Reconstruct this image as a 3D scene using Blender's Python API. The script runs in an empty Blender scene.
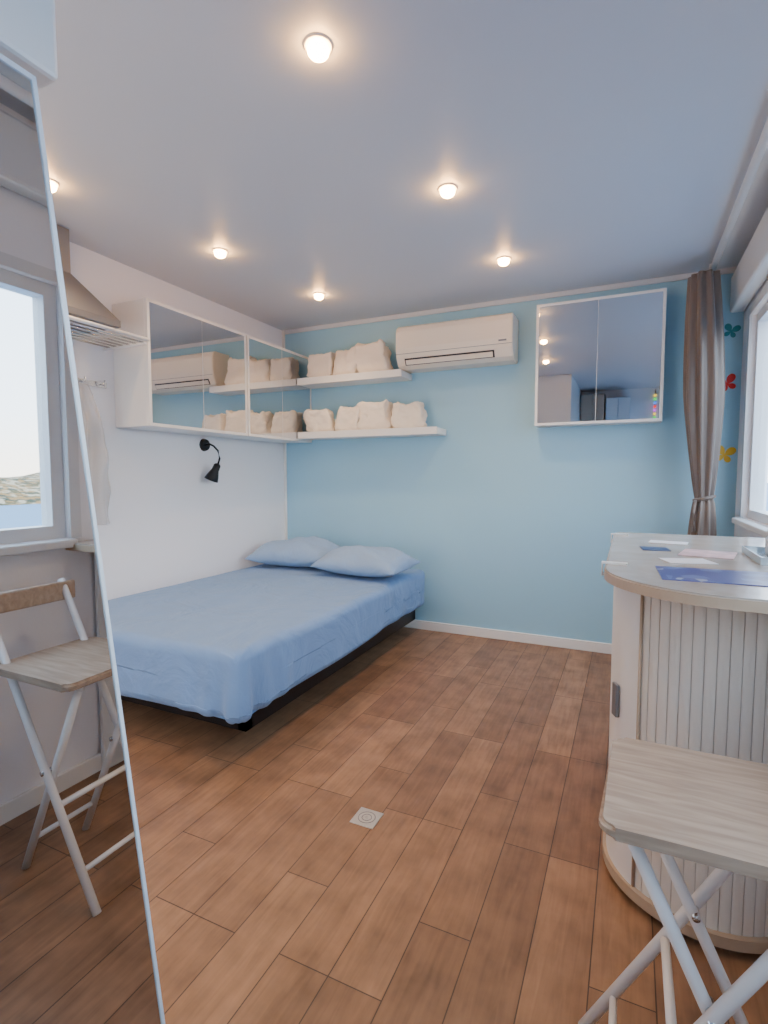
import bpy, bmesh, math, random
from mathutils import Vector, Matrix, noise
random.seed(4)
C=bpy.context.scene.collection
H=2.28; XL=-2.55; XR=0.55; YB=3.56; YF=-1.0

# ---------------- materials ----------------
def new_mat(name):
    m=bpy.data.materials.new(name); m.use_nodes=True
    nt=m.node_tree; b=nt.nodes['Principled BSDF']; return m,nt,b
def mat(name,col,rough=0.5,metal=0.0,bump=0.0,bscale=60,var=0.0,vscale=3,spec=None,emis=None,estr=0):
    m,nt,b=new_mat(name)
    b.inputs['Base Color'].default_value=(*col,1); b.inputs['Roughness'].default_value=rough
    b.inputs['Metallic'].default_value=metal
    if spec is not None: b.inputs['Specular IOR Level'].default_value=spec
    if emis: 
        b.inputs['Emission Color'].default_value=(*emis,1); b.inputs['Emission Strength'].default_value=estr
    if bump or var:
        tc=nt.nodes.new('ShaderNodeTexCoord')
    if bump:
        n=nt.nodes.new('ShaderNodeTexNoise'); n.inputs['Scale'].default_value=bscale; n.inputs['Detail'].default_value=4
        nt.links.new(tc.outputs['Object'],n.inputs['Vector'])
        bp=nt.nodes.new('ShaderNodeBump'); bp.inputs['Strength'].default_value=bump; bp.inputs['Distance'].default_value=0.01
        nt.links.new(n.outputs['Fac'],bp.inputs['Height']); nt.links.new(bp.outputs['Normal'],b.inputs['Normal'])
    if var:
        n2=nt.nodes.new('ShaderNodeTexNoise'); n2.inputs['Scale'].default_value=vscale; n2.inputs['Detail'].default_value=3
        nt.links.new(tc.outputs['Object'],n2.inputs['Vector'])
        cr=nt.nodes.new('ShaderNodeValToRGB')
        cr.color_ramp.elements[0].position=.3; cr.color_ramp.elements[1].position=.7
        cr.color_ramp.elements[0].color=(*[c*(1-var) for c in col],1)
        cr.color_ramp.elements[1].color=(*[min(1,c*(1+var)) for c in col],1)
        nt.links.new(n2.outputs['Fac'],cr.inputs['Fac']); nt.links.new(cr.outputs['Color'],b.inputs['Base Color'])
    return m
M_blue=mat('paint_blue',(.335,.595,.765),.5,bump=.04,bscale=90,var=.02,vscale=1.5)
M_white=mat('paint_white',(.88,.88,.91),.6,bump=.04,bscale=80)
M_ceil=mat('ceiling_paint',(.67,.69,.74),.42,bump=.02,bscale=50)
M_trim=mat('white_trim',(.84,.83,.81),.4)
M_lac=mat('white_lacquer',(.85,.84,.82),.3)
M_mirror=mat('mirror_silver',(.70,.73,.75),.012,1.0)
M_cabmirror=mat('cabinet_mirror',(.68,.69,.71),.015,1.0)
M_alu=mat('aluminium',(.78,.88,.97),.35,.2)
M_ac=mat('ac_plastic',(.90,.80,.67),.35)
M_dark=mat('dark_plastic',(.02,.02,.025),.5)
M_black=mat('black_metal',(.012,.012,.014),.35,.5)
M_cream=mat('cream_fabric',(.88,.79,.68),.9,bump=.5,bscale=22)
M_chrome=mat('chrome',(.75,.75,.75),.2,1.0)
M_drain=mat('drain_steel',(.60,.57,.54),.35,.8)
M_warm=mat('lamp_glow',(1,.8,.5),.5,emis=(1,.50,.15),estr=120)
M_ring=mat('lamp_ring',(.85,.78,.70),.35,.1)
M_tube=mat('white_tube',(.84,.84,.84),.3)
M_pvc=mat('pvc_frame',(.70,.72,.74),.35)
M_cup=mat('cupboard_beige',(.42,.34,.27),.5)
M_grey=mat('hood_grey',(.22,.22,.23),.4,.3)

def sheet_mat(name,col):
    m,nt,b=new_mat(name); b.inputs['Base Color'].default_value=(*col,1); b.inputs['Roughness'].default_value=.85
    b.inputs['Sheen Weight'].default_value=.1
    tc=nt.nodes.new('ShaderNodeTexCoord')
    n=nt.nodes.new('ShaderNodeTexNoise'); n.inputs['Scale'].default_value=3.2; n.inputs['Detail'].default_value=5; n.inputs['Distortion'].default_value=1.6
    nt.links.new(tc.outputs['Object'],n.inputs['Vector'])
    bp=nt.nodes.new('ShaderNodeBump'); bp.inputs['Strength'].default_value=.65; bp.inputs['Distance'].default_value=.035
    nt.links.new(n.outputs['Fac'],bp.inputs['Height']); nt.links.new(bp.outputs['Normal'],b.inputs['Normal'])
    return m
M_sheet=sheet_mat('sheet_blue',(.18,.31,.55))
M_pillow=sheet_mat('pillow_blue',(.26,.39,.60))

def curtain_mat():
    m,nt,b=new_mat('curtain_taupe'); b.inputs['Base Color'].default_value=(.15,.11,.09,1); b.inputs['Roughness'].default_value=.36
    b.inputs['Sheen Weight'].default_value=.25
    return m
M_curt=curtain_mat()

def floor_mat():
    m,nt,b=new_mat('wood_planks'); L=nt.links
    tc=nt.nodes.new('ShaderNodeTexCoord'); mp=nt.nodes.new('ShaderNodeMapping')
    mp.inputs['Rotation'].default_value=(0,0,math.radians(90)); mp.inputs['Location'].default_value=(.35,.05,0)
    L.new(tc.outputs['Object'],mp.inputs['Vector'])
    br=nt.nodes.new('ShaderNodeTexBrick'); br.inputs['Scale'].default_value=1
    br.inputs['Brick Width'].default_value=.60; br.inputs['Row Height'].default_value=.133
    br.inputs['Mortar Size'].default_value=.0016; br.inputs['Mortar Smooth'].default_value=.2
    br.inputs['Bias'].default_value=0; br.offset=.37; br.offset_frequency=3
    br.inputs['Color1'].default_value=(.345,.190,.104,1); br.inputs['Color2'].default_value=(.240,.128,.070,1)
    br.inputs['Mortar'].default_value=(.08,.045,.028,1)
    L.new(mp.outputs['Vector'],br.inputs['Vector'])
    mp2=nt.nodes.new('ShaderNodeMapping'); mp2.inputs['Scale'].default_value=(14,1.3,1)
    L.new(tc.outputs['Object'],mp2.inputs['Vector'])
    n=nt.nodes.new('ShaderNodeTexNoise'); n.inputs['Scale'].default_value=4; n.inputs['Detail'].default_value=7; n.inputs['Distortion'].default_value=.8
    L.new(mp2.outputs['Vector'],n.inputs['Vector'])
    n3=nt.nodes.new('ShaderNodeTexNoise'); n3.inputs['Scale'].default_value=9; n3.inputs['Detail'].default_value=4
    L.new(tc.outputs['Object'],n3.inputs['Vector'])
    cr=nt.nodes.new('ShaderNodeValToRGB'); cr.color_ramp.elements[0].position=.32; cr.color_ramp.elements[1].position=.68
    cr.color_ramp.elements[0].color=(.58,.56,.54,1); cr.color_ramp.elements[1].color=(1.25,1.23,1.22,1)
    ad=nt.nodes.new('ShaderNodeMath'); ad.operation='MULTIPLY_ADD'; ad.inputs[1].default_value=.4
    ml=nt.nodes.new('ShaderNodeMath'); ml.operation='MULTIPLY'; ml.inputs[1].default_value=.6
    L.new(n.outputs['Fac'],ad.inputs[0]); L.new(n3.outputs['Fac'],ml.inputs[0]); L.new(ml.outputs[0],ad.inputs[2])
    L.new(ad.outputs[0],cr.inputs['Fac'])
    mx=nt.nodes.new('ShaderNodeMix'); mx.data_type='RGBA'; mx.blend_type='MULTIPLY'; mx.inputs[0].default_value=1
    L.new(br.outputs['Color'],mx.inputs[6]); L.new(cr.outputs['Color'],mx.inputs[7]); L.new(mx.outputs[2],b.inputs['Base Color'])
    b.inputs['Roughness'].default_value=.42
    bp=nt.nodes.new('ShaderNodeBump'); bp.inputs['Strength'].default_value=.5; bp.inputs['Distance'].default_value=.002; bp.invert=True
    L.new(br.outputs['Fac'],bp.inputs['Height']); L.new(bp.outputs['Normal'],b.inputs['Normal'])
    return m
M_floor=floor_mat()

def oak_mat(name,c1,c2,axis=(2,22,22),rough=.5):
    m,nt,b=new_mat(name); L=nt.links
    tc=nt.nodes.new('ShaderNodeTexCoord'); mp=nt.nodes.new('ShaderNodeMapping'); mp.inputs['Scale'].default_value=axis
    L.new(tc.outputs['Object'],mp.inputs['Vector'])
    n=nt.nodes.new('ShaderNodeTexNoise'); n.inputs['Scale'].default_value=3; n.inputs['Detail'].default_value=6; n.inputs['Distortion'].default_value=.6
    L.new(mp.outputs['Vector'],n.inputs['Vector'])
    cr=nt.nodes.new('ShaderNodeValToRGB'); cr.color_ramp.elements[0].position=.35; cr.color_ramp.elements[1].position=.68
    cr.color_ramp.elements[0].color=(*c1,1); cr.color_ramp.elements[1].color=(*c2,1)
    L.new(n.outputs['Fac'],cr.inputs['Fac']); L.new(cr.outputs['Color'],b.inputs['Base Color']); b.inputs['Roughness'].default_value=rough
    return m
M_oak=oak_mat('seat_oak',(.38,.28,.205),(.52,.405,.305),(2.6,24,18))
M_top=oak_mat('counter_stone',(.44,.38,.33),(.56,.50,.44),(3,3,3),.15)
M_edge=mat('counter_edge',(.50,.38,.27),.35)
M_slat=mat('tambour_slat',(.78,.73,.65),.4)
M_groove=mat('tambour_groove',(.62,.57,.50),.7)
M_kick=mat('kick_dark',(.12,.08,.06),.6)

def glass_mat():
    m=bpy.data.materials.new('window_glass'); m.use_nodes=True; nt=m.node_tree; nt.nodes.clear()
    o=nt.nodes.new('ShaderNodeOutputMaterial'); t=nt.nodes.new('ShaderNodeBsdfTransparent'); g=nt.nodes.new('ShaderNodeBsdfGlossy')
    g.inputs['Roughness'].default_value=.02; mx=nt.nodes.new('ShaderNodeMixShader'); mx.inputs[0].default_value=.06
    nt.links.new(t.outputs[0],mx.inputs[1]); nt.links.new(g.outputs[0],mx.inputs[2]); nt.links.new(mx.outputs[0],o.inputs[0])
    return m
M_glass=glass_mat()
def veil_mat():
    m=bpy.data.materials.new('translucent_film'); m.use_nodes=True; nt=m.node_tree
    b=nt.nodes['Principled BSDF']; b.inputs['Base Color'].default_value=(.50,.48,.47,1); b.inputs['Alpha'].default_value=.55; b.inputs['Roughness'].default_value=.3
    return m
M_veil=veil_mat()

# ---------------- geometry helpers ----------------
def empty(name,loc=(0,0,0),rotz=0):
    e=bpy.data.objects.new(name,None); e.location=loc; e.rotation_euler=(0,0,rotz); e.empty_display_size=.1; C.objects.link(e); return e
def obj(name,bm,m,parent=None,smooth=False,mats=None):
    me=bpy.data.meshes.new(name); bmesh.ops.recalc_face_normals(bm,faces=bm.faces[:]); bm.to_mesh(me); bm.free()
    for mm in (mats or [m]): me.materials.append(mm)
    if smooth:
        for p in me.polygons: p.use_smooth=True
    o=bpy.data.objects.new(name,me); C.objects.link(o)
    if parent: o.parent=parent
    return o
def addbox(bm,x0,x1,y0,y1,z0,z1,mi=0):
    vs=[bm.verts.new(p) for p in [(x0,y0,z0),(x1,y0,z0),(x1,y1,z0),(x0,y1,z0),(x0,y0,z1),(x1,y0,z1),(x1,y1,z1),(x0,y1,z1)]]
    for f in [(0,3,2,1),(4,5,6,7),(0,1,5,4),(1,2,6,5),(2,3,7,6),(3,0,4,7)]:
        fc=bm.faces.new([vs[i] for i in f]); fc.material_index=mi
    return vs
def box(name,x0,x1,y0,y1,z0,z1,m,parent=None,bev=0,seg=2):
    bm=bmesh.new(); addbox(bm,x0,x1,y0,y1,z0,z1)
    if bev: bmesh.ops.bevel(bm,geom=bm.edges[:],offset=bev,segments=seg,affect='EDGES',profile=.5)
    return obj(name,bm,m,parent)
def addtube(bm,pts,r,seg=12,caps=True):
    pts=[Vector(p) for p in pts]; rings=[]
    up=Vector((0,0,1))
    for i,p in enumerate(pts):
        d=(pts[min(i+1,len(pts)-1)]-pts[max(i-1,0)]).normalized()
        a=d.cross(up); 
        if a.length<1e-3: a=d.cross(Vector((1,0,0)))
        a.normalize(); b=d.cross(a).normalized()
        rr=r[i] if isinstance(r,(list,tuple)) else r
        rings.append([bm.verts.new(p+a*math.cos(2*math.pi*k/seg)*rr+b*math.sin(2*math.pi*k/seg)*rr) for k in range(seg)])
    for i in range(len(rings)-1):
        for k in range(seg):
            bm.faces.new([rings[i][k],rings[i][(k+1)%seg],rings[i+1][(k+1)%seg],rings[i+1][k]])
    if caps:
        bm.faces.new(rings[0][::-1]); bm.faces.new(rings[-1])
def tube(name,pts,r,m,parent=None,seg=12):
    bm=bmesh.new(); addtube(bm,pts,r,seg); return obj(name,bm,m,parent,smooth=True)
def prism(name,poly,z0,z1,m,parent=None):
    bm=bmesh.new(); n=len(poly)
    a=[bm.verts.new((p[0],p[1],z0)) for p in poly]; b=[bm.verts.new((p[0],p[1],z1)) for p in poly]
    bm.faces.new(a[::-1]); bm.faces.new(b)
    for i in range(n): bm.faces.new([a[i],a[(i+1)%n],b[(i+1)%n],b[i]])
    return obj(name,bm,m,parent)
def wall(name,axis,c0,c1,u0,u1,z0,z1,openings,m):
    us=sorted({u0,u1,*[o[0] for o in openings],*[o[1] for o in openings]})
    zs=sorted({z0,z1,*[o[2] for o in openings],*[o[3] for o in openings]})
    bm=bmesh.new()
    for i in range(len(us)-1):
        for j in range(len(zs)-1):
            uc=(us[i]+us[i+1])/2; zc=(zs[j]+zs[j+1])/2
            if any(o[0]<uc<o[1] and o[2]<zc<o[3] for o in openings): continue
            if axis=='x': addbox(bm,c0,c1,us[i],us[i+1],zs[j],zs[j+1])
            else: addbox(bm,us[i],us[i+1],c0,c1,zs[j],zs[j+1])
    return obj(name,bm,m)

# ---------------- room shell ----------------
box('floor',XL-.1,XR+.1,YF-.1,YB+.1,-.1,0,M_floor)
box('ceiling',XL-.1,XR+.1,YF-.1,YB+.1,H,H+.1,M_ceil)
box('wall_back',XL,XR,YB,YB+.1,0,H,M_blue)
wall('wall_left','x',XL-.1,XL,YF-.1,YB+.1,0,H,[],M_white)
W1=(-.85,1.22,.90,1.78); W2=(1.75,3.33,.90,1.95)
wall('wall_right','x',XR,XR+.1,YF-.1,YB+.1,0,H,[W1,W2],M_white)
D1=(-2.45,-1.35,.02,2.0)
wall('wall_front','y',YF-.1,YF,XL,XR,0,H,[D1],M_white)
box('baseboard_back',XL+.02,XR,YB-.014,YB,0,.065,M_trim,bev=.003)
box('baseboard_right',XR-.014,XR,YF,YB-.015,0,.065,M_trim,bev=.003)
box('baseboard_left',XL,XL+.014,YF,YB-.02,0,.065,M_trim,bev=.003)
box('trim_1',XL,XL+.018,YB-.018,YB,.066,H,M_trim,bev=.003)
box('trim_2',XL+.02,XR,YB-.012,YB,H-.03,H,M_ceil)

def window(name,w,split):
    y0,y1,z0,z1=w; e=empty(name,(XR+.05,(y0+y1)/2,(z0+z1)/2)); hy=(y1-y0)/2; hz=(z1-z0)/2
    t=.045
    bm=bmesh.new()
    addbox(bm,-.03,.03,-hy,hy,-hz,-hz+t); addbox(bm,-.03,.03,-hy,hy,hz-t,hz)
    addbox(bm,-.03,.03,-hy,-hy+t,-hz+t,hz-t); addbox(bm,-.03,.03,hy-t,hy,-hz+t,hz-t)
    for s in split:
        yy=-hy+2*hy*s; addbox(bm,-.035,.035,yy-.035,yy+.035,-hz+t,hz-t)
    obj('frame',bm,M_pvc,e)
    box('pane',-.003,.003,-hy+t,hy-t,-hz+t,hz-t,M_glass,e)
    box('sill',-.10,-.05,-hy,hy,-hz-.03,-hz+.0,M_pvc,e,bev=.006)
    bm=bmesh.new(); 
    addbox(bm,-.060,-.05,-hy-.04,hy+.04,hz,hz+.04); addbox(bm,-.060,-.05,-hy-.04,-hy,-hz,hz); addbox(bm,-.060,-.05,hy,hy+.04,-hz,hz)
    obj('casing',bm,M_pvc,e)
    return e
window('window_1',W1,[.45]); window('window_2',W2,[.5])
e=empty('fill_light_door',(-1.90,YF-.05,1.01))  # glazed opening added in the unseen front wall to let in fill daylight
bm=bmesh.new()
for a in [(-.55,.55,-.03,.03,-.99,-.89),(-.55,.55,-.03,.03,.9,.99),(-.55,-.47,-.03,.03,-.89,.9),(.47,.55,-.03,.03,-.89,.9),(-.03,.03,-.03,.03,-.89,.9)]: addbox(bm,*a)
obj('frame',bm,M_pvc,e); box('pane',-.47,.47,-.003,.003,-.89,.9,M_glass,e)
tube('handle',[(.0,.03,0),(.0,.07,0),(.10,.07,0)],.008,M_chrome,e)

box('roller_shutter_box',XR-.075,XR-.003,YF+.2,YB-.04,2.02,2.22,M_pvc,bev=.012)
e=empty('curtain_rail')
tube('rod',[(.37,-.8,2.225),(.37,3.50,2.225)],.016,M_tube,e)
for i,y in enumerate((-.7,1.2,3.45)):
    tube(f'bracket_{i+1}',[(.37,y,2.225),(.37,y,H-.0005)],.008,M_tube,e)

# ---------------- curtain ----------------
def curtain():
    bm=bmesh.new(); nz=70; n=140; rows=[]
    zt,zb=2.185,.42; CY=3.32; X0=.368
    for j in range(nz+1):
        z=zt+(zb-zt)*j/nz
        tie=1.0
        if z>tie:
            t=(z-tie)/(zt-tie); w=.047+.046*min(1,t*2.2)**.8+.020*math.sin(t*3.14)-.014*t
            cx=X0-.040*t
        else:
            t=(tie-z)/(tie-zb); w=.047+.045*t**.5; cx=X0
        row=[]
        for k in range(n):
            a=2*math.pi*k/n
            ampl=.010*(w/.11)+.003
            r=1+ampl/w*math.sin(a*9+.6*math.sin(z*3))+ .3*ampl/w*math.sin(a*4+z*4)
            row.append(bm.verts.new((cx+w*.84*r*math.cos(a),CY+w*.9*r*math.sin(a),z)))
        rows.append(row)
    for j in range(nz):
        for k in range(n):
            bm.faces.new([rows[j][k],rows[j][(k+1)%n],rows[j+1][(k+1)%n],rows[j+1][k]])
    bm.faces.new(rows[0][::-1]); bm.faces.new(rows[-1])
    e=empty('window_curtain')
    obj('fabric',bm,M_curt,e,smooth=True)
    tube('tieback',[(X0+.046*math.cos(a),CY+.049*math.sin(a),1.0+.012*math.cos(a)) for a in [i*2*math.pi/24 for i in range(25)]],.010,M_curt,e,8)
    tube('tassel_cord',[(X0-.043,CY-.04,.99),(X0-.053,CY-.07,.93),(X0-.047,CY-.06,.82)],[.007,.007,.012],M_curt,e,8)
curtain()

# ---------------- mirror cabinets ----------------
def mirror_cabinet(name,loc,rot,w,h,d):
    e=empty(name,loc,rot)
    t=.016
    bm=bmesh.new()
    addbox(bm,-w/2,w/2,-d+.02,-.001,0,h)
    obj('carcass',bm,M_lac,e)
    bm=bmesh.new()
    addbox(bm,-w/2,w/2,-d-.002,-d+.019,0,t); addbox(bm,-w/2,w/2,-d-.002,-d+.019,h-t,h)
    addbox(bm,-w/2,-w/2+t,-d-.002,-d+.019,t,h-t); addbox(bm,w/2-t,w/2,-d-.002,-d+.019,t,h-t)
    obj('door_frame',bm,M_lac,e)
    box('mirror_door_left',-w/2+t+.0005,-.002,-d,-d+.018,t+.0005,h-t-.0005,M_cabmirror,e)
    box('mirror_door_right',.002,w/2-t-.0005,-d,-d+.018,t+.0005,h-t-.0005,M_cabmirror,e)
    box('door_gap',-.0018,.0018,-d+.002,-d+.018,t,h-t,M_trim,e)
mirror_cabinet('mirror_cabinet',(-.197,YB,1.435),0,.71,.74,.14)
mirror_cabinet('mirror_cabinet',(XL,2.395,1.385),math.pi/2,.78,.655,.26)
mirror_cabinet('mirror_cabinet',(XL,3.176,1.385),math.pi/2,.76,.655,.26)

# ---------------- shelves and linens ----------------
def shelf(name,x0,x1,z,d=.2):
    e=empty(name,((x0+x1)/2,YB,z)); hw=(x1-x0)/2
    box('board',-hw,hw,-d,-.001,-.022,.022,M_lac,e,bev=.003)
    box('lip',-hw,hw,-d-.006,-d-.0002,-.024,.026,M_lac,e,bev=.002)
shelf('wall_shelf',-2.285,-1.435,1.825); shelf('wall_shelf',-2.285,-1.175,1.425)
def softbag(name,cx,cy,cz,w,d,h,tilt=0,seed=0):
    bm=bmesh.new(); bmesh.ops.create_cube(bm,size=2); bmesh.ops.subdivide_edges(bm,edges=bm.edges[:],cuts=15,use_grid_fill=True)
    for v in bm.verts:
        r=.28
        q=Vector([max(-1+r,min(1-r,c)) for c in v.co])
        dd=v.co-q
        if dd.length>1e-6: q=q+dd.normalized()*r
        f=1-.07*(q.z+1)/2
        n=noise.noise_vector(Vector((q.x*1.3+seed*7,q.y*1.3,q.z*1.3)))*.22+noise.noise_vector(Vector((q.x*4+seed*3,q.y*4,q.z*4)))*.10
        # saddle: pulled-up corners, dipped middle
        q.z+= .14*(q.x*q.x-.5)*max(0,q.z)
        p=Vector((q.x*f*w/2+ .02*(q.z+1)*math.sin(seed*2.3),q.y*f*d/2,(q.z+1)*h/2))
        p+=Vector((n.x*w/2,n.y*d/2*.7,n.z*h/2*(1 if q.z>0 else .2)))
        v.co=p
    for v in bm.verts:
        if v.co.z<.004: v.co.z=.0
    mnz=min(v.co.z for v in bm.verts)
    for v in bm.verts: v.co.z-=mnz
    o=obj(name,bm,M_cream,None,smooth=True); o.location=(cx,cy,cz); o.rotation_euler=(0,0,tilt); return o
z=1.852
for i,(cx,w,h,t) in enumerate([(-2.115,.20,.18,.06),(-1.91,.20,.19,-.06),(-1.67,.24,.215,.04)]):
    softbag('folded_linen',cx,YB-.108,z,w,.13,h,t,i)
z=1.452
for i,(cx,w,h,t) in enumerate([(-2.12,.22,.165,.05),(-1.90,.20,.175,.06),(-1.66,.25,.20,-.03),(-1.41,.22,.18,.06)]):
    softbag('folded_linen',cx,YB-.108,z,w,.13,h,t,i+5)

# ---------------- air conditioner ----------------
def aircon():
    e=empty('air_conditioner',(-1.082,YB-.001,1.855))
    prof=[(0,.0),(-.13,.0),(-.165,.02),(-.195,.075),(-.205,.13),(-.205,.24),(-.195,.27),(-.17,.285),(0,.285)]
    bm=bmesh.new(); w=.395
    A=[bm.verts.new((-w,p[0],p[1])) for p in prof]; B=[bm.verts.new((w,p[0],p[1])) for p in prof]
    bm.faces.new(A); bm.faces.new(B[::-1])
    for i in range(len(prof)):
        j=(i+1)%len(prof); bm.faces.new([A[i],A[j],B[j],B[i]])
    bmesh.ops.bevel(bm,geom=[ed for ed in bm.edges if (ed.verts[0].co.x==ed.verts[1].co.x)],offset=.006,segments=2,affect='EDGES')
    obj('body',bm,M_ac,e)
    bm=bmesh.new()
    def strip(x0,x1,p0,p1,th):
        a=Vector((0,*p0)); b=Vector((0,*p1)); d=(b-a); nrm=Vector((0,d.z,-d.y)).normalized()
        if nrm.y>0: nrm=-nrm
        vs=[]
        for x in (x0,x1):
            for q in (a,b,b+nrm*th,a+nrm*th): vs.append(bm.verts.new((x,q.y,q.z)))
        for f in [(0,1,2,3),(7,6,5,4),(0,4,5,1),(1,5,6,2),(2,6,7,3),(3,7,4,0)]: bm.faces.new([vs[i] for i in f])
    strip(-.335,.28,(-.166,.022),(-.189,.064),.002); obj('outlet_slot',bm,M_dark,e)
    bm=bmesh.new(); strip(-.325,.27,(-.172,.026),(-.187,.054),.006); obj('flap',bm,M_ac,e)
    bm=bmesh.new(); addbox(bm,-.394,.394,-.2062,-.2045,.092,.0945); obj('panel_seam',bm,M_grey,e)
    box('logo_label',.31,.36,-.2065,-.2045,.11,.120,M_grey,e)
aircon()

# ---------------- bed ----------------
def bed():
    e=empty('bed',(0,0,0))
    x0,x1,y0,y1=XL+.03,-1.295,1.50,3.50; z0,z1=.165,.46
    bm=bmesh.new(); bmesh.ops.create_cube(bm,size=2); bmesh.ops.subdivide_edges(bm,edges=bm.edges[:],cuts=90,use_grid_fill=True)
    hx,hy,hz=(x1-x0)/2,(y1-y0)/2,(z1-z0)/2; r=.045
    for v in bm.verts:
        c=[math.sin(t*math.pi/2)*.5+t*.5 for t in v.co]
        p=Vector((c[0]*hx,c[1]*hy,c[2]*hz))
        q=Vector((max(-hx+r,min(hx-r,p.x)),max(-hy+r,min(hy-r,p.y)),max(-hz+r,min(hz-r,p.z))))
        d=p-q
        if d.length>1e-6: q=q+d.normalized()*r
        side=max(0,1-(q.z+hz)/(2*hz))
        s=q.x-q.y
        pl=.007*side*math.sin(s*13+3*math.sin(s*4)+q.z*9)
        cd_=math.hypot(q.x-hx,q.y+hy)
        pl+=.018*side*math.exp(-(cd_/.25)**2)*math.sin(cd_*50+q.z*6)
        if abs(q.x)>hx-.02: q.x+= (1 if q.x>0 else -1)*pl
        if abs(q.y)>hy-.02: q.y+= (1 if q.y>0 else -1)*pl
        n=noise.noise(Vector((q.x*2.2,q.y*2.2,q.z*3)))*.009+noise.noise(Vector((q.x*9,q.y*4,q.z*5)))*.004
        # diagonal tension creases fanning from the foot corner on the top
        if q.z>0:
            n+=.003*math.exp(-cd_/.6)*math.sin(math.atan2(q.y+hy,hx-q.x)*16)
        q.z+=n*(1 if q.z>0 else .4)
        if q.z<-hz+.05: q.z+= .008*math.sin(s*5+1)
        tx=max(0,min(1,(hx-q.x)/(2*hx))); ty=max(0,min(1,(q.y+hy)/(2*hy)))
        if q.z<0: q.z+=.03*min(1,ty*1.5)+.012*tx
        if q.z<-hz+.05:
            k=( -hz+.05-q.z)/.05
            q.x-= .012*k*(1 if q.x>0 else -1); q.y-= .012*k*(1 if q.y>0 else -1)
        v.co=q+Vector(((x0+x1)/2,(y0+y1)/2,(z0+z1)/2))
    obj('mattress_with_sheet',bm,M_sheet,e,smooth=True)
    bm=bmesh.new()
    fx0,fx1,fy0,fy1=x0+.03,x1-.08,y0+.13,y1-.02
    addbox(bm,fx0,fx1,fy0,fy0+.04,.09,.20); addbox(bm,fx0,fx1,fy1-.04,fy1,.09,.20)
    addbox(bm,fx0,fx0+.04,fy0,fy1,.09,.20); addbox(bm,fx1-.04,fx1,fy0,fy1,.09,.20)
    obj('frame',bm,M_black,e)
    bm=bmesh.new()
    n=14
    for i in range(n):
        y=fy0+.08+(fy1-fy0-.2)*i/(n-1); addbox(bm,fx0+.04,fx1-.04,y-.03,y+.03,.14,.16)
    obj('slats',bm,M_black,e)
    i=1
    for x in (fx0+.15,fx1-.30):
        for y in (fy0+.35,fy1-.15):
            tube(f'leg_{i}',[(x,y,0),(x,y,.14)],.022,M_black,e); i+=1
bed()
def pillow(loc,w,d,h,rz,seed):
    bm=bmesh.new(); n=30; T=[];B=[]
    for i in range(n+1):
        rt=[];rb=[]
        for j in range(n+1):
            u=math.sin((-1+2*i/n)*math.pi/2)*.6+(-1+2*i/n)*.4; v=math.sin((-1+2*j/n)*math.pi/2)*.6+(-1+2*j/n)*.4
            th=max(0,(1-abs(u)**2.6))**.55*max(0,(1-abs(v)**2.6))**.55
            x=u*w/2*(1-.05*(1-v*v)); y=v*d/2*(1-.07*(1-u*u))
            nn=noise.noise(Vector((u*1.6+seed*5,v*1.6,0)))*.14+noise.noise(Vector((u*5+seed*5,v*5,2)))*.06
            rt.append(bm.verts.new((x,y,h*.36+th*h*(.64+nn))))
            if i in(0,n) or j in(0,n): rb.append(rt[-1])
            else: rb.append(bm.verts.new((x,y,h*.36-th*h*.36)))
        T.append(rt);B.append(rb)
    for i in range(n):
        for j in range(n):
            bm.faces.new([T[i][j],T[i+1][j],T[i+1][j+1],T[i][j+1]])
            try: bm.faces.new([B[i][j],B[i][j+1],B[i+1][j+1],B[i+1][j]])
            except: pass
    o=obj('pillow',bm,M_pillow,None,smooth=True); o.location=loc; o.rotation_euler=(math.radians(3),0,rz)
pillow((-2.17,3.19,.474),.66,.40,.19,math.radians(8),1)
pillow((-1.565,3.08,.474),.62,.40,.18,math.radians(-4),2)

# ---------------- wall lamp ----------------
e=empty('reading_lamp',(XL,2.66,1.325))
bm=bmesh.new(); bmesh.ops.create_cone(bm,cap_ends=True,segments=32,radius1=.042,radius2=.036,depth=.018,matrix=Matrix.Translation((.010,0,0))@Matrix.Rotation(math.pi/2,4,'Y'))
obj('wall_plate',bm,M_black,e,smooth=False)
pts=[(.018,0,0),(.05,0,.005),(.085,0,-.01),(.11,.01,-.04),(.12,.012,-.09),(.105,.012,-.13)]
tube('gooseneck',pts,.006,M_black,e)
bm=bmesh.new(); prof=[(.014,0),(.022,-.01),(.024,-.045),(.038,-.085),(.046,-.115)]
tilt=Matrix.Translation((.105,.012,-.125))@Matrix.Rotation(math.radians(22),4,'Y')@Matrix.Rotation(math.radians(-10),4,'X')
rings=[[bm.verts.new(tilt@Vector((r*math.cos(2*math.pi*k/28),r*math.sin(2*math.pi*k/28),zz))) for k in range(28)] for r,zz in prof]
for a in range(len(rings)-1):
    for k in range(28): bm.faces.new([rings[a][k],rings[a][(k+1)%28],rings[a+1][(k+1)%28],rings[a+1][k]])
bm.faces.new(rings[0])
o=obj('shade',bm,M_black,e,smooth=True)
sm=o.modifiers.new('s','SOLIDIFY'); sm.thickness=.002

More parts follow.
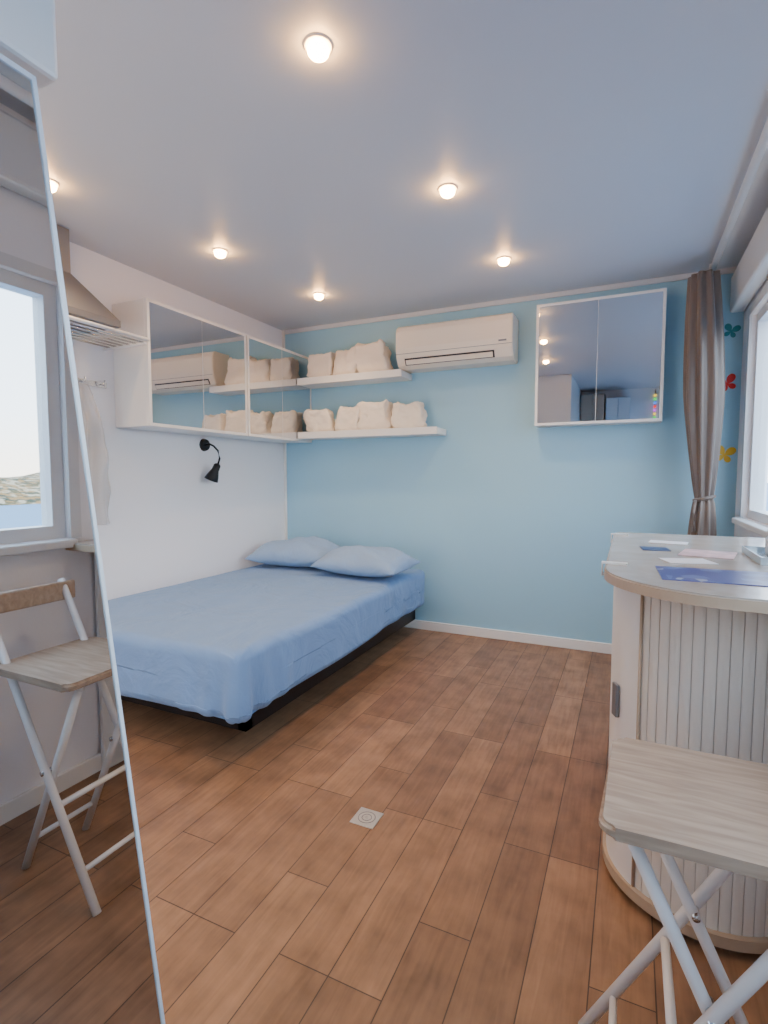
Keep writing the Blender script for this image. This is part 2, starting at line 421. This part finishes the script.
# ---------------- downlights ----------------
lights=[(-.795,1.285),(-.70,2.11),(-.645,2.90),(-1.835,2.95),(-1.95,2.18),(-2.12,1.40),(-.78,.35),(-2.1,.5),(-.75,-.5),(-1.95,-.5)]
for i,(x,y) in enumerate(lights):
    e=empty('ceiling_downlight',(x,y,H))
    bm=bmesh.new(); n=32
    R=[(.030,-.001),(.033,-.006),(.038,-.005),(.041,0)]
    rings=[[bm.verts.new((r*math.cos(2*math.pi*k/n),r*math.sin(2*math.pi*k/n),zz)) for k in range(n)] for r,zz in R]
    for a in range(3):
        for k in range(n): bm.faces.new([rings[a][k],rings[a][(k+1)%n],rings[a+1][(k+1)%n],rings[a+1][k]])
    obj('trim_ring',bm,M_ring,e,smooth=True)
    bm=bmesh.new(); bmesh.ops.create_uvsphere(bm,u_segments=20,v_segments=10,radius=.030)
    for v in bm.verts: v.co.z=v.co.z*.65-.016
    obj('bulb',bm,M_warm,e,smooth=True)
    ld=bpy.data.lights.new('lamp_light','SPOT'); ld.energy=22; ld.color=(1,.68,.40); ld.spot_size=math.radians(125); ld.spot_blend=.8; ld.shadow_soft_size=.03
    lo=bpy.data.objects.new('lamp_light',ld); C.objects.link(lo); lo.parent=e; lo.location=(0,0,-.045)

# ---------------- wardrobe with mirror door ----------------
e=empty('mirrored_wardrobe')
MX=-.63; WY0=-.95
box('carcass',-1.15,MX-.012,WY0,.37,0,1.575,M_lac,e)
box('upper_box',-1.15,MX-.001,WY0,.437,1.590,H-.001,M_lac,e,bev=.006)
def skew(z): return .406+(1.575-z)*(.140/1.31)
bm=bmesh.new()
zt,zb=1.575,.03
def quad(y_off0,y_off1,za,zbb,x0,x1):
    vs=[]
    for x in (x0,x1):
        for (z,yo) in ((zbb,y_off0),(zbb,y_off1),(za,y_off1),(za,y_off0)):
            vs.append(bm.verts.new((x,skew(z)+yo,z)))
    for f in [(0,1,2,3),(7,6,5,4),(0,4,5,1),(1,5,6,2),(2,6,7,3),(3,7,4,0)]:
        bm.faces.new([vs[i] for i in f])
quad(-1.3,-.005,zt-.006,zb+.006,MX-.010,MX); obj('mirror_door',bm,M_mirror,e)
bm=bmesh.new(); quad(-.005,0,zt,zb,MX-.011,MX+.002); quad(-1.304,-1.3,zt,zb,MX-.011,MX+.002)
quad(-1.3,-.005,zt,zt-.006,MX-.011,MX+.002); quad(-1.3,-.005,zb+.006,zb,MX-.011,MX+.002)
obj('door_frame',bm,M_alu,e)

# ---------------- bar counter ----------------
Z=.8855
def counter():
    e=empty('bar_counter')
    def topoutline(off=0,R=.27,x0=-.053,x1=XR-.005,y0=1.20,y1=2.42):
        x0+=off;y0+=off
        pts=[(x1,y1),(x0+.05,y1)]
        pts+=[(x0+.05-.05*math.sin(a),y1-.05+.05*math.cos(a)) for a in [math.pi/2*i/6 for i in range(1,7)]]
        pts+=[(x0+R-R*math.cos(a),y0+R-R*math.sin(a)) for a in [math.pi/2*i/16 for i in range(17)]]
        pts+=[(x1,y0)]
        return pts
    z1=.885
    prism('top_edge',topoutline(),z1-.026,z1-.004,M_edge,e)
    prism('top_surface',topoutline(.003),z1-.004,z1,M_top,e)
    r=.235; cx=-.030+r; cy=1.39+r; yb=2.36; xl=cx-r; xr=cx+r
    z0=.05; zt=z1-.026
    def U(rr,za,zb_,name,m,yend=yb):
        prism(name,[(cx-rr,yend),(cx-rr,cy)]+[(cx-rr*math.cos(a),cy-rr*math.sin(a)) for a in [math.pi*i/48 for i in range(49)]]+[(cx+rr,yend)],za,zb_,m,e)
    U(r-.012,0,.022,'plinth',M_kick); U(r+.012,.022,z0,'base_board',M_edge); U(r-.006,z0,zt,'core',M_groove,yb-.005)
    U(r+.006,zt-.018,zt,'top_rail',M_edge)
    A0=math.radians(44)
    bm=bmesh.new(); pts=[]
    K=16
    for k in range(K+1): a=A0*k/K; pts.append((cx-(r+.003)*math.cos(a),cy-(r+.003)*math.sin(a)))
    for k in range(K,-1,-1): a=A0*k/K; pts.append((cx-(r-.005)*math.cos(a),cy-(r-.005)*math.sin(a)))
    A=[bm.verts.new((*q,z0)) for q in pts]; B=[bm.verts.new((*q,zt-.018)) for q in pts]
    for i in range(len(pts)):
        j=(i+1)%len(pts); bm.faces.new([A[i],A[j],B[j],B[i]])
    obj('curved_stile',bm,M_lac,e,smooth=False)
    ta=A0+.012
    tube('stile_trim',[(cx-(r+.001)*math.cos(ta),cy-(r+.001)*math.sin(ta),z0),(cx-(r+.001)*math.cos(ta),cy-(r+.001)*math.sin(ta),zt-.018)],.004,M_edge,e,8)
    bm=bmesh.new(); N=22
    for i in range(N):
        a0=A0+(math.pi-A0)*(i+.045)/N; a1=A0+(math.pi-A0)*(i+.955)/N
        ri=r-.005; pts=[]
        for k in range(5):
            a=a0+(a1-a0)*k/4; bul=.001*math.sin(math.pi*k/4)
            pts.append((cx-(r-.0035+bul)*math.cos(a),cy-(r-.0035+bul)*math.sin(a)))
        pts+=[(cx-ri*math.cos(a1),cy-ri*math.sin(a1)),(cx-ri*math.cos(a0),cy-ri*math.sin(a0))]
        A=[bm.verts.new((*q,z0)) for q in pts]; B=[bm.verts.new((*q,zt-.018)) for q in pts]
        bm.faces.new(A[::-1]); bm.faces.new(B)
        for k in range(len(pts)):
            j=(k+1)%len(pts); bm.faces.new([A[k],A[j],B[j],B[k]])
    obj('tambour_door',bm,M_slat,e)
    box('side_panel',xl-.003,xl+.008,cy+.003,yb,z0,zt,M_lac,e)
    box('right_panel',xr-.008,xr+.003,cy,yb,z0,zt,M_lac,e)
    box('back_panel',xl,xr,yb-.006,yb,z0,zt,M_lac,e)
    ha=math.radians(24)
    hh=box('handle',-.005,.005,-.014,.014,.47,.56,M_grey,e,bev=.003)
    hh.location=(cx-(r+.009)*math.cos(ha),cy-(r+.009)*math.sin(ha),0); hh.rotation_euler=(0,0,ha)
    box('support_panel',XR-.03,XR-.016,1.3,2.38,.0,zt,M_lac,e)
    for i,(x,y) in enumerate([(-.0535,1.53),(-.0535,2.30)]):
        bm=bmesh.new(); addbox(bm,x-.006,x+.055,y-.012,y+.012,.8855,.8895); addbox(bm,x-.009,x-.006,y-.012,y+.012,.853,.8895); addbox(bm,x-.006,x+.03,y-.012,y+.012,.853,.8585)
        obj(f'tablecloth_clip_{i+1}',bm,M_lac,e)
counter()
def sheetp(name,cx,cy,w,d,rz,m,th=.0015,z=Z):
    o=box(name,-w/2,w/2,-d/2,d/2,0,th,m); o.location=(cx,cy,z); o.rotation_euler=(0,0,rz); return o
def leaflet_mat():
    m,nt,b=new_mat('leaflet_indigo'); L=nt.links; tc=nt.nodes.new('ShaderNodeTexCoord')
    v=nt.nodes.new('ShaderNodeTexVoronoi'); v.inputs['Scale'].default_value=30; L.new(tc.outputs['Object'],v.inputs['Vector'])
    cr=nt.nodes.new('ShaderNodeValToRGB'); cr.color_ramp.interpolation='CONSTANT'
    cr.color_ramp.elements[0].color=(.08,.09,.32,1); cr.color_ramp.elements[1].position=.80; cr.color_ramp.elements[1].color=(.15,.20,.46,1)
    x=cr.color_ramp.elements.new(.93); x.color=(.45,.48,.62,1)
    sp=nt.nodes.new('ShaderNodeSeparateColor'); L.new(v.outputs['Color'],sp.inputs[0]); L.new(sp.outputs[0],cr.inputs['Fac']); L.new(cr.outputs['Color'],b.inputs['Base Color']); b.inputs['Roughness'].default_value=.3
    return m
M_p1=leaflet_mat(); M_p2=mat('paper_white',(.80,.80,.84),.5); M_p3=mat('paper_pink',(.66,.46,.48),.5,var=.35,vscale=25); M_p4=mat('card_dark',(.06,.10,.22),.4)
sheetp('leaflet',.215,1.44,.29,.19,math.radians(2),M_p1)
sheetp('leaflet',.22,1.84,.14,.16,math.radians(-12),M_p3)
sheetp('leaflet',.15,1.66,.12,.09,math.radians(18),M_p2)
sheetp('postcard',.08,1.90,.08,.09,math.radians(5),M_p4)
sheetp('postcard',.13,2.10,.12,.08,math.radians(-8),M_p2)
e=empty('serving_tray',(.42,1.80,Z))
bm=bmesh.new(); addbox(bm,-.1,.1,-.13,.13,0,.004)
for a in [(-.1,-.095,-.13,.13,.004,.02),(.095,.1,-.13,.13,.004,.02),(-.095,.095,-.13,-.125,.004,.02),(-.095,.095,.125,.13,.004,.02)]: addbox(bm,*a)
obj('tray_body',bm,mat('tray_glass',(.45,.55,.62),.1,.3),e)
e=empty('glass_jar',(.395,1.87,Z+.0045))
bm=bmesh.new(); prof=[(.025,0),(.028,.01),(.028,.05),(.022,.058),(.022,.066)]
rings=[[bm.verts.new((r*math.cos(2*math.pi*k/24),r*math.sin(2*math.pi*k/24),zz)) for k in range(24)] for r,zz in prof]
for a in range(4):
    for k in range(24): bm.faces.new([rings[a][k],rings[a][(k+1)%24],rings[a+1][(k+1)%24],rings[a+1][k]])
bm.faces.new(rings[0][::-1]); obj('jar_body',bm,mat('jar',(.60,.64,.68),.1),e,smooth=True)
tube('jar_lid',[(0,0,.066),(0,0,.076)],.024,M_lac,e,24)

# ---------------- folding chair ----------------
def chair():
    e=empty('folding_bar_chair')
    ya,yb=.81,1.11; zs=.605; x0=-.028
    bm=bmesh.new(); x1=.30; R=.024; pts=[]
    for (cx,cy,s) in [(x1-R,yb-R,0),(x0+R+.012,yb-R,1),(x0+R,ya+R,2),(x1-R,ya+R,3)]:
        for k in range(7):
            a=math.pi/2*s+math.pi/2*k/6; pts.append((cx+R*math.cos(a),cy+R*math.sin(a)))
    A=[bm.verts.new((*q,zs-.018)) for q in pts]; B=[bm.verts.new((*q,zs+.002)) for q in pts]
    fb=bm.faces.new(A[::-1]); ft=bm.faces.new(B)
    for k in range(len(pts)): j=(k+1)%len(pts); bm.faces.new([A[k],A[j],B[j],B[k]])
    bmesh.ops.bevel(bm,geom=list(fb.edges)+list(ft.edges),offset=.006,segments=3,affect='EDGES')
    obj('seat',bm,M_oak,e)
    r=.0105
    for i,y in enumerate((ya+.035,yb-.035)):
        tube(f'long_leg_{i+1}',[(-.055,y,0.0),(.385,y,.79)],r,M_tube,e)
    for i,y in enumerate((ya+.058,yb-.058)):
        tube(f'short_leg_{i+1}',[(.012,y,zs-.03),(.28,y,0.0)],r,M_tube,e)
    box('back_rest',.365,.385,ya,yb,.725,.785,M_oak,e,bev=.006)
    tube('front_stretcher',[(-.0,ya+.035,.095),(-.0,yb-.035,.095)],.007,M_tube,e)
    tube('foot_rest',[(.085,ya+.035,.25),(.085,yb-.035,.25)],.008,M_tube,e)
    tube('rear_stretcher',[(.235,ya+.058,.10),(.235,yb-.058,.10)],.007,M_tube,e)
    tube('seat_rail_1',[(-.01,ya+.05,zs-.026),(.28,ya+.05,zs-.026)],.008,M_tube,e)
    tube('seat_rail_2',[(-.01,yb-.05,zs-.026),(.28,yb-.05,zs-.026)],.008,M_tube,e)
    for i,y in enumerate((ya+.035,yb-.06)):
        tube(f'pivot_{i+1}',[(.130,y-.012,.332),(.130,y+.035,.332)],.007,M_chrome,e)
chair()

# ---------------- floor drain ----------------
e=empty('floor_drain',(-.75,1.475,0))
box('frame_plate',-.042,.042,-.042,.042,0,.003,M_drain,e,bev=.001)
for i in range(2):
    tube(f'grate_ring_{i+1}',[((.028-.012*i)*math.cos(a),(.028-.012*i)*math.sin(a),.003) for a in [k*math.pi/12 for k in range(25)]],.0012,M_grey,e,6)
tube('grate_centre',[(0,0,.003),(0,0,.004)],.006,M_drain,e)

# ---------------- rack, hood, hooks, hanging garment ----------------
e=empty('wire_rack',(XL,1.69,1.80))
for i in range(6):
    tube(f'rod_{i+1}',[(.03+.05*i,-.27,0),(.03+.05*i,.27,0)],.005,M_chrome,e,8)
for i,y in enumerate((-.26,.26)):
    tube(f'arm_{i+1}',[(0,y,-.01),(.31,y,-.01)],.007,M_tube,e,8)
tube('front_bar',[(.31,-.28,.012),(.31,.28,.012)],.009,M_tube,e,8)
e=empty('range_hood',(XL,1.62,1.845))
bm=bmesh.new()
b0=[(0,-.20,0),(.27,-.20,0),(.27,.22,0),(0,.22,0)]; b1=[(x,y,.03) for x,y,_ in b0]; b2=[(0,-.07,.23),(.13,-.07,.23),(.13,.07,.23),(0,.07,.23)]; b3=[(x,y,.43) for x,y,_ in b2]
R=[[bm.verts.new(p) for p in q] for q in (b0,b1,b2,b3)]
for a in range(3):
    for k in range(4): bm.faces.new([R[a][k],R[a][(k+1)%4],R[a+1][(k+1)%4],R[a+1][k]])
bm.faces.new(R[0][::-1]); bm.faces.new(R[-1]); obj('hood_body',bm,M_grey,e)
e=empty('coat_hook_rail',(XL,1.80,1.60))
box('rail',.001,.015,-.15,.15,-.015,.015,M_chrome,e,bev=.003)
for i,y in enumerate((-.11,0,.11)):
    tube(f'hook_{i+1}',[(.015,y,0),(.045,y,-.01),(.05,y,.02)],.004,M_chrome,e,8)
bm=bmesh.new(); rows=[]
for j in range(41):
    t=j/40; row=[]
    for k in range(51):
        s=k/50*2-1; w=.05+.11*min(1,t*2.2)**.8
        nz_=noise.noise(Vector((s*3,t*6,1)))*.02*min(1,t*3)
        row.append(bm.verts.new((XL+.055+.016*math.sin(s*9+t*2)*min(1,t*3)+nz_,1.76+s*w,1.585-t*.72)))
    rows.append(row)
for j in range(40):
    for k in range(50): bm.faces.new([rows[j][k],rows[j][k+1],rows[j+1][k+1],rows[j+1][k]])
obj('hanging_garment_cover',bm,M_veil,None,smooth=True)

# ---------------- butterfly stickers ----------------
def butterfly(x,z,s,col,rot):
    m=mat('sticker',col,.5); bm=bmesh.new()
    n=64; vs=[]
    for k in range(n):
        a=2*math.pi*k/n
        r=abs(math.sin(2*a))**.7*(1.0 if math.sin(a)>0 else .7)+.12
        vs.append((r*math.cos(a)*s,r*math.sin(a)*s))
    A=[bm.verts.new((p[0],-.001,p[1])) for p in vs]; B=[bm.verts.new((p[0],-.003,p[1])) for p in vs]
    bm.faces.new(A); bm.faces.new(B[::-1])
    for k in range(n): bm.faces.new([A[k],A[(k+1)%n],B[(k+1)%n],B[k]])
    o=obj('butterfly_sticker',bm,m); o.location=(x,YB,z); o.rotation_euler=(0,rot,0)
butterfly(.492,1.93,.045,(.02,.22,.26),.3); butterfly(.485,1.64,.055,(.70,.02,.02),-.3); butterfly(.485,1.24,.058,(.75,.45,.02),.2)

# ---------------- things behind the camera ----------------
def cupboard(x0,x1,h,m,name,d=.3):
    e=empty(name,((x0+x1)/2,YF+.006,0)); w=(x1-x0)/2
    box('carcass',-w,w,0,d,0,h,m,e); 
    box('door_left',-w+.004,-.003,d,d+.02,.08,h-.01,m,e,bev=.003); box('door_right',.003,w-.004,d,d+.02,.08,h-.01,m,e,bev=.003)
    tube('handle_left',[(-.03,d+.045,1.0),(-.03,d+.045,1.2)],.006,M_chrome,e,8); tube('handle_right',[(.03,d+.045,1.0),(.03,d+.045,1.2)],.006,M_chrome,e,8)
cupboard(-.62,-.33,2.20,M_cup,'tall_cupboard'); cupboard(-.31,-.02,2.14,mat('blue_white_door',(.62,.70,.78),.4),'tall_cupboard')
e=empty('light_garland',(.27,YF,0))
for i in range(14):
    col=[(.9,.05,.03),(.05,.25,.9),(.05,.7,.1),(.95,.6,.05),(.6,.1,.8)][i%5]
    z_=1.55+i*.048
    bm=bmesh.new(); bmesh.ops.create_uvsphere(bm,u_segments=12,v_segments=8,radius=.018)
    o=obj(f'bulb_{i+1}',bm,mat('garland_colour',col,.3,emis=col,estr=2),e,smooth=True); o.location=(0,.03,z_)
tube('cord',[(0,.012,1.5),(0,.012,2.25)],.004,M_dark,e,8)

# ---------------- exterior ----------------
M_sea=mat('sea_water',(.08,.20,.33),.6)
box('sea',3,900,-700,900,-8.2,-8,M_sea)
def hillmat():
    m,nt,b=new_mat('coastal_town'); L=nt.links; tc=nt.nodes.new('ShaderNodeTexCoord')
    v=nt.nodes.new('ShaderNodeTexVoronoi'); v.inputs['Scale'].default_value=.55; L.new(tc.outputs['Object'],v.inputs['Vector'])
    cr=nt.nodes.new('ShaderNodeValToRGB'); cr.color_ramp.interpolation='CONSTANT'
    cr.color_ramp.elements[0].color=(.045,.05,.02,1); cr.color_ramp.elements[1].position=.45; cr.color_ramp.elements[1].color=(.34,.17,.045,1)
    x=cr.color_ramp.elements.new(.7); x.color=(.48,.36,.22,1); y=cr.color_ramp.elements.new(.25); y.color=(.13,.09,.025,1)
    sp=nt.nodes.new('ShaderNodeSeparateColor'); L.new(v.outputs['Color'],sp.inputs[0]); L.new(sp.outputs[0],cr.inputs['Fac']); L.new(cr.outputs['Color'],b.inputs['Base Color'])
    b.inputs['Roughness'].default_value=.9; return m
bm=bmesh.new(); rows=[]
for i in range(141):
    y=-350+i*6; row=[]
    for j in range(9):
        x=175+j*8; hgt=-8.0+ (j/8)**.8*(13+5*noise.noise(Vector((y*.012,0,0)))+3*noise.noise(Vector((y*.05,j*.3,5))))
        row.append(bm.verts.new((x,y,hgt)))
    rows.append(row)
for i in range(140):
    for j in range(8): bm.faces.new([rows[i][j],rows[i+1][j],rows[i+1][j+1],rows[i][j+1]])
obj('coastal_town_hill',bm,hillmat(),None,smooth=True)

# ---------------- world ----------------
w=bpy.data.worlds.new('sky'); bpy.context.scene.world=w; w.use_nodes=True; nt=w.node_tree; bg=nt.nodes['Background']
tc=nt.nodes.new('ShaderNodeTexCoord'); sx=nt.nodes.new('ShaderNodeSeparateXYZ'); cr=nt.nodes.new('ShaderNodeValToRGB')
nt.links.new(tc.outputs['Generated'],sx.inputs[0]); nt.links.new(sx.outputs['Z'],cr.inputs['Fac']); nt.links.new(cr.outputs['Color'],bg.inputs['Color'])
cr.color_ramp.elements[0].position=0; cr.color_ramp.elements[0].color=(1,.92,.80,1); cr.color_ramp.elements[1].position=.45; cr.color_ramp.elements[1].color=(.54,.75,1,1)
x=cr.color_ramp.elements.new(.10); x.color=(.82,.91,1,1)
bg.inputs['Strength'].default_value=7.8

# ---------------- camera ----------------
cd=bpy.data.cameras.new('camera'); cam=bpy.data.objects.new('camera',cd); C.objects.link(cam)
cd.sensor_fit='VERTICAL'; cd.sensor_height=36; cd.lens=526/1024*36; cd.clip_start=.02; cd.clip_end=2000
cam.location=(0,0,1.12); cam.rotation_euler=(math.radians(90-3.9),0,math.radians(25))
bpy.context.scene.camera=cam
